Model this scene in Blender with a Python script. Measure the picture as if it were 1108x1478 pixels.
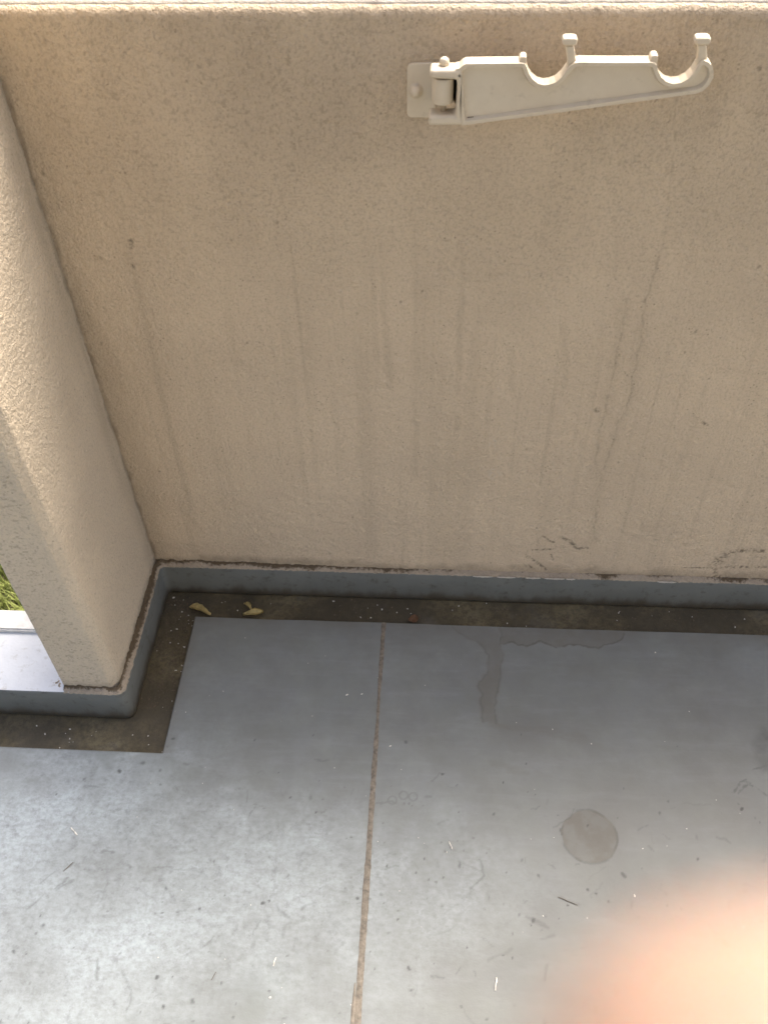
import bpy, bmesh, math, json
import numpy as np
from mathutils import Vector, Matrix

for o in list(bpy.data.objects):
    bpy.data.objects.remove(o, do_unlink=True)
S = bpy.context.scene
COL = S.collection
R = math.radians

# ------------------------------------------------------------------ camera
CAM = Vector((0.5526, -1.1428, 1.5))
RT = Vector((0.99832848, 0.05417596, -0.02012995)).normalized()
FW = Vector((-0.05142536, 0.67372749, -0.73718837)).normalized()
UP = RT.cross(FW).normalized()
cd = bpy.data.cameras.new('camera')
cam = bpy.data.objects.new('camera', cd)
COL.objects.link(cam)
cam.matrix_world = Matrix(((RT.x, UP.x, -FW.x, CAM.x), (RT.y, UP.y, -FW.y, CAM.y),
                           (RT.z, UP.z, -FW.z, CAM.z), (0, 0, 0, 1)))
cd.sensor_fit = 'VERTICAL'
cd.sensor_height = 36.0
cd.sensor_width = 27.0
cd.lens = 1312.74 / 1478 * 36.0
cd.clip_start = 0.004
cd.clip_end = 1000
cd.dof.use_dof = True
cd.dof.focus_distance = 1.45
cd.dof.aperture_fstop = 7.2
S.camera = cam

# ------------------------------------------------------------------ light
SUN_EL, SUN_AZ = R(52), R(31)          # azimuth measured from +y towards +x
w = bpy.data.worlds.new('World')
S.world = w
w.use_nodes = True
nt = w.node_tree
sky = nt.nodes.new('ShaderNodeTexSky')
sky.sky_type = 'NISHITA'
sky.sun_disc = False
sky.sun_elevation = SUN_EL
sky.sun_rotation = SUN_AZ
sky.air_density = 0.7
sky.dust_density = 7.0
sky.ozone_density = 0.6
bg = nt.nodes['Background']
nt.links.new(sky.outputs['Color'], bg.inputs['Color'])
bg.inputs['Strength'].default_value = 0.12
sd = bpy.data.lights.new('sun', 'SUN')
sd.energy = 1.5
sd.angle = R(40)
sd.color = (1.0, 0.96, 0.9)
sun = bpy.data.objects.new('sun', sd)
COL.objects.link(sun)
sdir = Vector((math.sin(SUN_AZ) * math.cos(SUN_EL), math.cos(SUN_AZ) * math.cos(SUN_EL), math.sin(SUN_EL)))
sun.rotation_euler = sdir.to_track_quat('Z', 'Y').to_euler()
sun.location = (0, 3, 6)

S.view_settings.view_transform = 'Standard'
S.view_settings.look = 'None'
S.view_settings.gamma = 1.0
S.view_settings.use_curve_mapping = False
S.view_settings.exposure = 1.97

# measured layout of marks, stains and fittings, metres (x, y) on the floor or (x, z) on the wall
D = json.loads(r'''{"flowL":[[0.5983,-0.0729],[0.6024,-0.0825],[0.6182,-0.0987],[0.6418,-0.1097],[0.6593,-0.1255],[0.6705,-0.146],[0.6698,-0.1779],[0.654,-0.2075],[0.6554,-0.2358],[0.6567,-0.2655],[0.6599,-0.2904]],"flowR":[[0.6959,-0.0763],[0.6948,-0.1123],[0.6998,-0.1402],[0.6928,-0.177],[0.6899,-0.2082],[0.6835,-0.2346],[0.6808,-0.2645],[0.6836,-0.2935],[0.6943,-0.3012],[0.7305,-0.3058],[0.7629,-0.3084]],"scallop":[[0.6935,-0.1169],[0.7165,-0.1125],[0.7448,-0.1182],[0.774,-0.1067],[0.8017,-0.1193],[0.8305,-0.1148],[0.8588,-0.1157],[0.8813,-0.1175],[0.9106,-0.1081],[0.9318,-0.0969],[0.9409,-0.0826]],"smears":[[[0.6775,-0.2943],[0.7627,-0.3048],[0.8426,-0.3194]],[[0.7344,-0.3676],[0.8207,-0.3571],[0.9057,-0.3601]],[[0.7573,-0.393],[0.8167,-0.4033]],[[0.679,-0.3767],[0.7334,-0.3875]],[[0.8249,-0.3091],[0.8951,-0.3471]]],"blot":[[1.1711,-0.2941],[1.1535,-0.3291],[1.1572,-0.3556]],"blotlines":[[[1.1274,-0.3662],[1.1442,-0.3602],[1.1551,-0.3544]],[[1.0827,-0.4106],[1.1118,-0.3838]],[[1.0945,-0.4101],[1.1188,-0.3899]],[[1.1109,-0.3877],[1.144,-0.4142]]],"rings":[[0.4992,-0.4494],[0.518,-0.4397],[0.5349,-0.4415],[0.5564,-0.4405],[0.566,-0.4401],[0.5281,-0.4544],[0.5198,-0.4548]],"marks":[[[0.1092,-0.5849],[0.1841,-0.5826],[0.2036,-0.5941]],[[-0.0365,-0.5974],[-0.0246,-0.5819]],[[-0.0389,-0.6279],[-0.0148,-0.6077]],[[-0.0768,-0.6603],[-0.0589,-0.6376]],[[0.0307,-0.6433],[0.0329,-0.63]],[[-0.024,-0.6082],[-0.0419,-0.6258]],[[0.3212,-0.6339],[0.3459,-0.6531]],[[0.3642,-0.6383],[0.3854,-0.6287]],[[0.238,-0.7497],[0.2433,-0.7377]],[[0.0211,-0.56],[0.0395,-0.5627]],[[-0.0456,-0.4495],[-0.0217,-0.4458]],[[0.7721,-0.6007],[0.8019,-0.6122]],[[0.6602,-0.7026],[0.6948,-0.6829]],[[0.5694,-0.7267],[0.5905,-0.7296]],[[0.749,-0.7003],[0.7421,-0.7251]],[[0.358,-0.3801],[0.383,-0.3804]],[[-0.1687,-0.5268],[-0.1161,-0.5207]],[[0.0631,-0.7582],[0.0584,-0.7287]],[[0.1019,-0.7416],[0.1197,-0.7699],[0.1214,-0.7983]],[[1.0438,-0.4918],[1.0598,-0.497]],[[0.6115,-0.5524],[0.6567,-0.5674]],[[0.6458,-0.5451],[0.6566,-0.573],[0.6339,-0.5908]],[[0.7207,-0.6352],[0.7523,-0.6494]],[[0.7406,-0.6655],[0.7624,-0.6593]]],"spots":[[0.0128,-0.4154,0.0035],[0.6902,-0.4077,0.002],[0.7342,-0.3716,0.002],[-0.0905,-0.4657,0.0018],[0.3792,-0.4548,0.002],[0.6265,-0.6822,0.0022],[0.7876,-0.6129,0.002],[0.4502,-0.6159,0.003],[0.4978,-0.5634,0.0025],[0.5437,-0.5726,0.002],[0.1522,-0.749,0.004],[0.1722,-0.7911,0.003],[0.1422,-0.6553,0.002],[-0.0775,-0.7262,0.003],[0.4954,-0.6246,0.002],[0.5184,-0.6449,0.002],[0.5567,-0.5492,0.002],[0.589,-0.5795,0.002],[0.8229,-0.5874,0.003],[0.8334,-0.5924,0.002],[1.0032,-0.5286,0.003],[1.0944,-0.4388,0.003],[0.7313,-0.64,0.003],[0.7255,-0.6465,0.002],[0.5376,-0.7204,0.003],[0.3114,-0.6279,0.003],[0.301,-0.6338,0.003]],"crack":[[[0.825,1.1135],[0.8371,1.0322],[0.8638,0.838],[0.8577,0.7383],[0.8646,0.6196],[0.8672,0.5141],[0.8589,0.4837],[0.8544,0.4204],[0.8484,0.353],[0.8611,0.1853]],[[0.8301,0.726],[0.8333,0.5849],[0.8329,0.4981],[0.831,0.4358],[0.8388,0.3526]],[[0.8484,1.0798],[0.8759,0.8382]]],"streaks":[[[0.5852,0.866],[0.5901,0.6597],[0.5937,0.4605],0.5],[[0.5214,0.8341],[0.5258,0.6323],[0.5218,0.3416],0.35],[[0.4728,0.812],[0.4769,0.6043],[0.4804,0.548],0.4],[[0.4373,0.6567],[0.4305,0.4235],0.25],[[0.6285,0.4615],[0.6336,0.3278],0.2],[[0.6597,0.7812],[0.6767,0.5529],0.3],[[0.7432,0.6755],[0.7614,0.555],0.25],[[0.7361,0.8675],[0.7387,0.7364],0.25],[[0.3539,0.9792],[0.3518,0.8322],0.25],[[0.4375,0.9972],[0.4407,0.8646],0.25],[[0.4852,0.9708],[0.4879,0.8443],0.3],[[0.5562,0.9621],[0.5617,0.8346],0.3],[[0.663,0.9536],[0.6743,0.8036],0.25],[[0.7382,0.9809],[0.7516,0.8367],0.3],[[0.7828,0.9723],[0.8045,0.7606],0.3],[[0.8881,1.0323],[0.9261,0.7625],0.3],[[0.9163,1.0643],[0.959,0.7854],0.3],[[0.6296,0.9255],[0.6388,0.7581],0.25],[[0.8258,0.9725],[0.8394,0.7837],0.3],[[0.4124,1.0799],[0.4116,0.9613],0.2],[[0.6,1.1139],[0.603,1.0641],0.2],[[0.8403,0.4361],[0.8563,0.1648],0.2]],"scuffs":[[[[0.7661,0.1917],[0.7872,0.1756]],0.0012],[[[0.8022,0.189],[0.8235,0.1729],[0.8375,0.1597]],0.0025],[[[0.8304,0.1628],[0.8529,0.1612]],0.0012],[[[0.748,0.1522],[0.7868,0.1557]],0.0013],[[[0.7414,0.1325],[0.76,0.1172],[0.7696,0.1068],[0.7812,0.0946]],0.0014],[[[0.7467,0.1076],[0.7566,0.0934]],0.0008],[[[0.7854,0.1433],[0.7922,0.1232]],0.0011],[[[1.1804,0.1688],[1.1536,0.1676],[1.1328,0.1641],[1.1163,0.1538],[1.1059,0.1402],[1.1026,0.1196],[1.1131,0.0837]],0.0028],[[[1.1206,0.1584],[1.1078,0.1438],[1.1028,0.1259]],0.0045],[[[1.0457,0.1125],[1.0904,0.1128]],0.001],[[[1.0904,0.1128],[1.1448,0.118],[1.2044,0.119]],0.0018],[[[1.1037,0.0805],[1.1172,0.083]],0.0035],[[[0.1132,0.8097],[0.1129,0.7997]],0.0018],[[[0.1067,0.7723],[0.1074,0.7665]],0.001],[[[0.8198,0.5098],[0.8203,0.5068]],0.002],[[[0.9933,0.4875],[1.0003,0.4816]],0.0014]],"bk_arm":[[0.5777,1.0043],[0.6751,1.0179],[0.7647,1.0311],[0.8469,1.0429],[0.8534,1.0458],[0.8589,1.0525],[0.8615,1.0606],[0.8605,1.0675],[0.8569,1.074],[0.8525,1.0778],[0.8472,1.0795],[0.8442,1.0774],[0.8417,1.0733],[0.8383,1.0651],[0.8336,1.0591],[0.8264,1.0549],[0.8178,1.0538],[0.8095,1.0563],[0.8027,1.0615],[0.7978,1.0685],[0.7953,1.0743],[0.7919,1.077],[0.7876,1.0774],[0.7462,1.0773],[0.7081,1.0776],[0.7026,1.0766],[0.6981,1.0732],[0.6945,1.0683],[0.69,1.0613],[0.6836,1.0553],[0.6767,1.0528],[0.6706,1.0521],[0.6632,1.0539],[0.6562,1.0591],[0.6516,1.0655],[0.6489,1.0717],[0.646,1.0759],[0.642,1.0765],[0.6082,1.0762],[0.5797,1.0758],[0.5761,1.0744],[0.572,1.0709],[0.5673,1.0699]],"bk_frame_out":[[0.5378,1.0688],[0.572,1.0699],[0.5777,1.0043],[0.537,1.0037]],"bk_win":[[0.5427,1.0593],[0.5703,1.0576],[0.5694,1.016],[0.5417,1.0158]],"bk_plate":[[0.5095,1.0558],[0.5434,1.057],[0.5448,0.9904],[0.5094,0.9903]],"bk_bolt":[[0.52,1.0241],[0.5199,1.0309]],"bk_barrel":[[0.539,1.0555],[0.566,1.0555],[0.5395,1.0271],[0.5671,1.0272]],"bk_pin":[[0.5491,1.0747],[0.5599,1.0747]],"bk_knob1":[[0.6866,1.0979],[0.7031,1.0979],[0.6944,1.1032],[0.6957,1.0925],[0.6916,1.0891],[0.7015,1.0891],[0.6951,1.0755],[0.7051,1.0755]],"bk_knob2":[[0.8335,1.0985],[0.8504,1.0985],[0.8407,1.1031],[0.8429,1.0935],[0.8387,1.0908],[0.8481,1.0908],[0.8411,1.0756],[0.8527,1.0756]],"bk_lips":[[0.6403,1.0816],[0.6481,1.0816],[0.6488,1.0737],[0.788,1.0831],[0.796,1.0831],[0.7977,1.0749]],"pet":[[0.0636,-0.0593],[0.1202,-0.071],[0.1744,-0.0723],[0.2152,-0.0603],[0.1767,-0.0514],[0.5197,-0.0638]],"chips":[[[0.6381,0.0692],[0.6779,0.0664]],[[0.6864,0.0697],[0.7232,0.0677]],[[0.7417,0.0686],[0.7715,0.0663]],[[0.7786,0.0657],[0.819,0.0667]],[[0.8211,0.0687],[0.8397,0.0677]],[[0.9987,0.0717],[1.0351,0.0697]]],"slivers":[[[0.3293,-0.7256],[0.3318,-0.7125]],[[0.5976,-0.5182],[0.6023,-0.5309]],[[-0.0451,-0.5236],[-0.0307,-0.5362]],[[0.6702,-0.7247],[0.6676,-0.7431]]],"dots":[[0.9941,-0.1257],[0.7843,-0.301],[0.4905,-0.3471],[0.4316,-0.2419],[0.8938,-0.5928],[0.4042,-0.2446],[0.3311,-0.7691],[-0.1474,-0.3468],[-0.1682,-0.3306],[0.9365,-0.0284],[0.437,-0.0602],[0.3574,-0.0214],[0.4582,-0.0385],[0.5103,-0.0347],[0.7114,-0.063],[0.6145,-0.0236],[0.6709,-0.0144],[1.185,-0.0339],[0.0248,-0.0254],[0.0416,-0.1368],[0.0197,-0.1573],[0.0662,-0.2003],[0.0761,-0.1888],[-0.104,-0.335]],"seam":[[0.463,-0.0745],[0.4628,-0.2149],[0.4649,-0.2963],[0.4649,-0.3794],[0.4639,-0.4623],[0.4651,-0.5876],[0.4654,-0.6735],[0.465,-0.7444],[0.4638,-0.798]]}''')

# ------------------------------------------------------------------ helpers
rng = np.random.default_rng(11)

def tag(o, label=None, cat=None, group=None, kind=None):
    if label: o['label'] = label
    if cat: o['category'] = cat
    if group: o['group'] = group
    if kind: o['kind'] = kind
    return o

def empty(name, loc):
    o = bpy.data.objects.new(name, None)
    o.empty_display_size = 0.05
    COL.objects.link(o)
    o.location = loc
    return o

def link(name, me, mat, parent=None, smooth=False):
    if mat: me.materials.append(mat)
    if smooth:
        me.polygons.foreach_set('use_smooth', [True] * len(me.polygons))
    o = bpy.data.objects.new(name, me)
    COL.objects.link(o)
    if parent:
        o.parent = parent
        o.matrix_parent_inverse = Matrix.Translation(-Vector(parent.location))
    return o

def from_bm(name, bm, mat, parent=None, smooth=False, bevel=0, seg=2):
    bmesh.ops.recalc_face_normals(bm, faces=bm.faces[:])
    me = bpy.data.meshes.new(name)
    bm.to_mesh(me)
    bm.free()
    o = link(name, me, mat, parent, smooth)
    if bevel:
        m = o.modifiers.new('bevel', 'BEVEL')
        m.width = bevel
        m.segments = seg
        m.limit_method = 'ANGLE'
        m.angle_limit = R(35)
        m.harden_normals = False
    return o

def box(bm, a, b):
    x0, y0, z0 = a; x1, y1, z1 = b
    v = [bm.verts.new(p) for p in ((x0,y0,z0),(x1,y0,z0),(x1,y1,z0),(x0,y1,z0),(x0,y0,z1),(x1,y0,z1),(x1,y1,z1),(x0,y1,z1))]
    for f in ((0,3,2,1),(4,5,6,7),(0,1,5,4),(1,2,6,5),(2,3,7,6),(3,0,4,7)):
        bm.faces.new([v[i] for i in f])

def prism_xz(bm, pts, y0, y1):
    a = [bm.verts.new((x, y0, z)) for x, z in pts]
    b = [bm.verts.new((x, y1, z)) for x, z in pts]
    fa = bm.faces.new(a)
    bm.faces.new(b[::-1])
    n = len(pts)
    for i in range(n):
        bm.faces.new((a[i], b[i], b[(i+1) % n], a[(i+1) % n]))
    return fa

def lathe_z(bm, prof, cx, cy, n=24):
    rings = []
    for r, z in prof:
        if r < 1e-6:
            rings.append([bm.verts.new((cx, cy, z))])
        else:
            rings.append([bm.verts.new((cx + r*math.cos(2*math.pi*i/n), cy + r*math.sin(2*math.pi*i/n), z)) for i in range(n)])
    for A, B in zip(rings, rings[1:]):
        for i in range(n):
            j = (i+1) % n
            if len(A) == 1 and len(B) == 1: continue
            if len(A) == 1: bm.faces.new((A[0], B[j], B[i]))
            elif len(B) == 1: bm.faces.new((A[i], A[j], B[0]))
            else: bm.faces.new((A[i], A[j], B[j], B[i]))

def _hash(*ii):
    h = np.zeros_like(ii[0], dtype=np.uint64) + np.uint64(0x9E3779B9)
    for k, i in enumerate(ii):
        h ^= (i.astype(np.int64).astype(np.uint64) + np.uint64(77 + 13*k)) * np.uint64(0xBF58476D1CE4E5B9)
        h ^= h >> np.uint64(29)
        h *= np.uint64(0x94D049BB133111EB)
        h ^= h >> np.uint64(31)
    return (h >> np.uint64(40)).astype(np.float64) / float(1 << 24)

def vnoise(x, y, seed=0):
    xi = np.floor(x); yi = np.floor(y)
    fx = x - xi; fy = y - yi
    fx = fx*fx*(3-2*fx); fy = fy*fy*(3-2*fy)
    s = np.zeros_like(xi) + seed
    a = _hash(xi, yi, s); b = _hash(xi+1, yi, s); c = _hash(xi, yi+1, s); d = _hash(xi+1, yi+1, s)
    return (a*(1-fx)+b*fx)*(1-fy) + (c*(1-fx)+d*fx)*fy

def fbm(x, y, seed=0, octv=4):
    t = np.zeros_like(x); a = 0.5; n = 0
    for k in range(octv):
        t += a*vnoise(x*2**k + 17.3*k, y*2**k - 9.1*k, seed+k); n += a; a *= .5
    return t/n

def sstep(a, b, x):
    t = np.clip((x-a)/(b-a), 0, 1)
    return t*t*(3-2*t)

def pdist(X, Y, pts):
    d = np.full(X.shape, 9.0)
    for (ax, ay), (bx, by) in zip(pts, pts[1:]):
        vx, vy = bx-ax, by-ay
        t = np.clip(((X-ax)*vx + (Y-ay)*vy) / (vx*vx+vy*vy+1e-12), 0, 1)
        d = np.minimum(d, np.hypot(X-ax-t*vx, Y-ay-t*vy))
    return d

def inside(X, Y, poly):
    r = np.zeros(X.shape, bool)
    n = len(poly)
    for i in range(n):
        ax, ay = poly[i]; bx, by = poly[(i+1) % n]
        if ay == by: continue
        c = ((ay > Y) != (by > Y)) & (X < (bx-ax)*(Y-ay)/(by-ay)+ax)
        r ^= c
    return r

def mesh_np(name, V, F):
    me = bpy.data.meshes.new(name)
    me.vertices.add(len(V)); me.vertices.foreach_set('co', np.asarray(V, np.float32).ravel())
    F = np.asarray(F, np.int32); k = F.shape[1]
    me.loops.add(F.size); me.loops.foreach_set('vertex_index', F.ravel())
    me.polygons.add(len(F)); me.polygons.foreach_set('loop_start', np.arange(0, F.size, k, dtype=np.int32))
    me.update(calc_edges=True)
    me.validate()
    return me

def set_attr(me, name, rgb):
    a = me.attributes.new(name, 'FLOAT_VECTOR', 'POINT')
    a.data.foreach_set('vector', np.ascontiguousarray(rgb, np.float32).ravel())

def grid_faces(nr, nc):
    i = np.arange(nr*nc).reshape(nr, nc)
    return np.stack([i[:-1,:-1], i[:-1,1:], i[1:,1:], i[1:,:-1]], -1).reshape(-1, 4)

# ------------------------------------------------------------------ materials
class NT:
    def __init__(s, name):
        s.m = bpy.data.materials.new(name); s.m.use_nodes = True
        s.t = s.m.node_tree; s.b = s.t.nodes['Principled BSDF']
        s.tc = s.t.nodes.new('ShaderNodeTexCoord')
    def n(s, typ, **kw):
        o = s.t.nodes.new(typ)
        for k, v in kw.items(): setattr(o, k, v)
        return o
    def l(s, a, b): s.t.links.new(a, b)
    def noise(s, scale, detail=4, rough=.55, vec=None, stretch=None, off=None):
        o = s.n('ShaderNodeTexNoise')
        o.inputs['Scale'].default_value = scale; o.inputs['Detail'].default_value = detail; o.inputs['Roughness'].default_value = rough
        v = vec or s.tc.outputs['Object']
        if stretch or off:
            mp = s.n('ShaderNodeMapping'); s.l(v, mp.inputs['Vector'])
            if stretch: mp.inputs['Scale'].default_value = stretch
            if off: mp.inputs['Location'].default_value = off
            v = mp.outputs[0]
        s.l(v, o.inputs['Vector']); return o.outputs['Fac']
    def ramp(s, fac, stops):
        o = s.n('ShaderNodeValToRGB'); e = o.color_ramp.elements
        while len(e) < len(stops): e.new(.5)
        for i, (p, c) in enumerate(stops):
            e[i].position = p; e[i].color = (c, c, c, 1) if isinstance(c, (int, float)) else (*c, 1)
        s.l(fac, o.inputs[0]); return o.outputs[0]
    def math(s, op, a, b=None):
        o = s.n('ShaderNodeMath', operation=op)
        for i, x in enumerate((a, b)):
            if x is None: continue
            if isinstance(x, (int, float)): o.inputs[i].default_value = x
            else: s.l(x, o.inputs[i])
        return o.outputs[0]
    def mix(s, fac, a, b, mode='MIX'):
        o = s.n('ShaderNodeMix', data_type='RGBA', blend_type=mode)
        for k, x in ((0, fac), (6, a), (7, b)):
            if isinstance(x, (int, float)): o.inputs[k].default_value = x
            elif isinstance(x, tuple): o.inputs[k].default_value = (*x, 1)
            else: s.l(x, o.inputs[k])
        return o.outputs[2]
    def attr(s, name):
        o = s.n('ShaderNodeAttribute', attribute_name=name)
        sp = s.n('ShaderNodeSeparateXYZ'); s.l(o.outputs['Vector'], sp.inputs[0]); return sp.outputs
    def bump(s, h, dist, strength=1.0, prev=None):
        o = s.n('ShaderNodeBump'); o.inputs['Distance'].default_value = dist; o.inputs['Strength'].default_value = strength
        s.l(h, o.inputs['Height'])
        if prev: s.l(prev, o.inputs['Normal'])
        s.l(o.outputs[0], s.b.inputs['Normal']); return o.outputs[0]
    def col(s, c):
        if isinstance(c, tuple): s.b.inputs['Base Color'].default_value = (*c, 1)
        else: s.l(c, s.b.inputs['Base Color'])
    def rough(s, r, spec=.5):
        if isinstance(r, (int, float)): s.b.inputs['Roughness'].default_value = r
        else: s.l(r, s.b.inputs['Roughness'])
        s.b.inputs['Specular IOR Level'].default_value = spec

def stucco(name, base, use_attr=True, pits=1.0):
    k = NT(name)
    big = k.noise(3.0, 3)
    c = k.mix(k.ramp(big, [(.3, 0.0), (.75, 1.0)]), tuple(v*.93 for v in base), (base[0]*1.05, base[1]*1.045, base[2]*1.02))
    g = k.noise(230, 3, .6)
    c = k.mix(k.ramp(g, [(.30, .9), (.52, 0.0)]), c, tuple(v*.80 for v in base))
    g2 = k.noise(420, 2, .6, off=(3, 1, 7))
    c = k.mix(k.ramp(g2, [(.55, 0.0), (.75, .35)]), c, tuple(min(.8, v*1.25) for v in base))
    v = k.n('ShaderNodeTexVoronoi'); v.inputs['Scale'].default_value = 120
    k.l(k.tc.outputs['Object'], v.inputs['Vector'])
    sel = k.math('MULTIPLY', k.ramp(v.outputs['Distance'], [(.10, 1.0), (.24, 0.0)]), k.ramp(k.noise(26, 3, .6, off=(9, 2, 1)), [(.5, 0.0), (.64, 1.0)]))
    c = k.mix(k.math('MULTIPLY', sel, .42*pits), c, (.09, .07, .045))
    if use_attr:
        a = k.attr('mask')
        c = k.mix(a[0], c, (.13, .10, .065))
        c = k.mix(a[1], c, (.045, .035, .022))
        c = k.mix(a[2], c, (.62, .56, .46))
    k.col(c)
    k.rough(.93, .25)
    h = k.math('ADD', k.math('MULTIPLY', k.noise(190, 3, .6, off=(1, 5, 2)), .75), k.math('MULTIPLY', k.noise(420, 2, .55), .35))
    h = k.math('MULTIPLY', h, k.ramp(k.noise(7, 3, .6, off=(6, 6, 1)), [(.3, .55), (.7, 1.0)]))
    k.bump(h, .0070, 1.0)
    return k.m

M = {}
WALLC = (.655, .53, .378)
M['wall'] = stucco('stucco_wall', WALLC)
M['pillar'] = stucco('stucco_pillar', (.64, .54, .40))

def mat_coping():
    k = NT('coping_paint')
    n = k.noise(60, 4)
    k.col(k.mix(k.ramp(n, [(.35, 0.0), (.7, 1.0)]), (.40, .355, .29), (.48, .44, .375)))
    k.rough(.85, .3); k.bump(k.noise(240, 3), .003, .8)
    return k.m

def mat_floor():
    k = NT('grey_vinyl_sheet')
    a = k.attr('mask')      # x: stain, dirt film, painted shade; y: dark marks; z: scuffed wear, painted light
    n1 = k.noise(2.6, 5, .6); n2 = k.noise(14, 5, .62, off=(4, 2, 0)); n3 = k.noise(160, 3, .65)
    c = k.mix(k.ramp(n1, [(.33, 0.0), (.7, 1.0)]), (.184, .201, .186), (.226, .243, .228))
    c = k.mix(k.ramp(n2, [(.35, .55), (.62, 0.0)]), c, (.18, .19, .192))
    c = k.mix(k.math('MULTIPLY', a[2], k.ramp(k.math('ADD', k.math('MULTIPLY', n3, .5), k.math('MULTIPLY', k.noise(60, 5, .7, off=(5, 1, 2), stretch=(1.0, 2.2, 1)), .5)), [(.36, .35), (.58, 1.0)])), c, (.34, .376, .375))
    film = k.ramp(k.noise(5.5, 6, .68, off=(7, 7, 2)), [(.38, 0.0), (.64, .55)])
    c = k.mix(film, c, (.142, .144, .130))
    sw = k.ramp(k.noise(30, 5, .7, off=(2, 9, 4), stretch=(.25, 1.6, 1)), [(.50, 0.0), (.72, .20)])
    c = k.mix(sw, c, (.29, .31, .315))
    n4 = k.noise(75, 4, .7, off=(0, 7, 3))
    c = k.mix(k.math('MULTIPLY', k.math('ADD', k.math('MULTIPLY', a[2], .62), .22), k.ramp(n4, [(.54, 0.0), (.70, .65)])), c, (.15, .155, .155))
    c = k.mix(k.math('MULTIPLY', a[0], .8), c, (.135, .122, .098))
    c = k.mix(k.math('MULTIPLY', a[1], .9), c, (.035, .034, .032))
    k.col(c)
    r = k.math('ADD', k.math('MULTIPLY', k.noise(9, 4, .6, off=(2, 2, 9)), .22), .27)
    r = k.math('ADD', r, k.math('MULTIPLY', a[0], .2))
    r = k.math('ADD', r, k.math('MULTIPLY', a[2], .06))
    k.rough(r, .26)
    b = k.bump(k.noise(5, 2), .004, .35)
    k.bump(k.math('ADD', n3, k.math('MULTIPLY', a[2], n4)), .0004, .6, b)
    return k.m

def mat_gutter():
    k = NT('dirty_gutter')
    n1 = k.noise(13, 6, .65); n2 = k.noise(110, 4, .7)
    c = k.mix(k.ramp(n1, [(.3, 0.0), (.7, 1.0)]), (.085, .067, .031), (.175, .145, .082))
    c = k.mix(k.ramp(n2, [(.35, .8), (.6, 0.0)]), c, (.05, .041, .025))
    c = k.mix(k.ramp(k.noise(6, 4, .6, off=(5, 5, 5)), [(.56, 0.0), (.72, .6)]), c, (.15, .145, .125))
    k.col(c)
    c = k.mix(k.ramp(k.noise(4.5, 4, .6, off=(1, 8, 2)), [(.42, .8), (.58, 0.0)]), c, (.05, .041, .025))
    k.col(c)
    k.rough(k.ramp(n1, [(.3, .75), (.7, .5)]), .4)
    k.bump(k.math('ADD', n2, n1), .003, .7)
    return k.m

def mat_paint(name, base, dirt, rough=.38, zdirt_shade=True):
    k = NT(name)
    n1 = k.noise(12, 5, .6); n2 = k.noise(60, 4, .65)
    c = k.mix(k.ramp(n1, [(.3, 0.0), (.7, 1.0)]), tuple(v*.86 for v in base), base)
    c = k.mix(k.ramp(n2, [(.56, 0.0), (.72, .55)]), c, dirt)
    if zdirt_shade:   # uneven muddy band low down; its darkest foot is a painted shadow line
        sp = k.n('ShaderNodeSeparateXYZ'); k.l(k.tc.outputs['Object'], sp.inputs[0])
        zz = k.math('ADD', sp.outputs[2], k.math('MULTIPLY', k.math('SUBTRACT', k.noise(30, 4, .65, stretch=(1, 1, .3)), .5), .05))
        c = k.mix(k.ramp(zz, [(.0, .97), (.010, .8), (.024, .25), (.05, 0.0)]), c, dirt)
    k.col(c)
    k.rough(k.math('ADD', k.math('MULTIPLY', n1, .2), rough-.08), .5)
    b = k.bump(k.noise(22, 3), .003, .5)
    k.bump(n2, .0008, .6, b)
    return k.m

def simple(name, c, rough=.6, spec=.4, nscale=40, var=.12, bumpd=.0006):
    k = NT(name)
    n = k.noise(nscale, 4, .6)
    k.col(k.mix(k.ramp(n, [(.3, 0.0), (.7, 1.0)]), tuple(v*(1-var) for v in c), tuple(min(.9, v*(1+var)) for v in c)))
    k.rough(rough, spec)
    if bumpd: k.bump(n, bumpd, .6)
    return k.m

M['coping'] = mat_coping()
M['floor'] = mat_floor()
M['gutter'] = mat_gutter()
M['upstand'] = mat_paint('grey_upstand_paint', (.175, .183, .165), (.058, .047, .03))
M['ledge'] = mat_paint('grey_ledge_paint', (.57, .585, .59), (.27, .25, .19), zdirt_shade=False)
M['mortar'] = simple('crumbly_mortar', (.30, .25, .18), .95, .2, 210, .6, .003)
def mat_bead():
    k = NT('weathered_mortar_bead')
    a = k.attr('mask')
    n = k.noise(260, 3, .65)
    c = k.mix(n, (.26, .21, .15), (.44, .38, .29))
    d = k.math('ADD', a[0], k.math('MULTIPLY', k.math('SUBTRACT', k.noise(150, 4, .7, off=(3, 3, 3)), .5), 1.3))
    c = k.mix(k.ramp(d, [(.35, 0.0), (.62, 1.0)]), c, (.11, .083, .052))
    k.col(c); k.rough(.95, .2); k.bump(n, .003, .8)
    return k.m
M['bead'] = mat_bead()
M['chip'] = simple('bare_white_filler', (.72, .68, .60), .8, .3, 200, .1)
M['weld'] = simple('old_seam_filler', (.175, .15, .115), .7, .4, 130, .4, .0015)
M['bits'] = simple('white_bits', (.58, .55, .48), .7, .3, 150, .5)
M['petal'] = simple('dried_petal', (.72, .56, .25), .6, .4, 90, .35)
M['leaf'] = simple('brown_leaf', (.20, .11, .06), .7, .3, 90, .3)
M['twig'] = simple('dark_twig', (.11, .085, .06), .8, .3, 150, .4)
M['unseen_ceiling'] = simple('unseen_soffit_paint', (.40, .38, .35), .9, .2)
M['house'] = simple('house_render', (.44, .415, .37), .9, .2)
M['soil'] = simple('garden_soil', (.10, .085, .045), .95, .2, 30, .5, .02)
M['grass'] = simple('grass_blades', (.20, .23, .06), .7, .3, 25, .5, 0)
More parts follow.
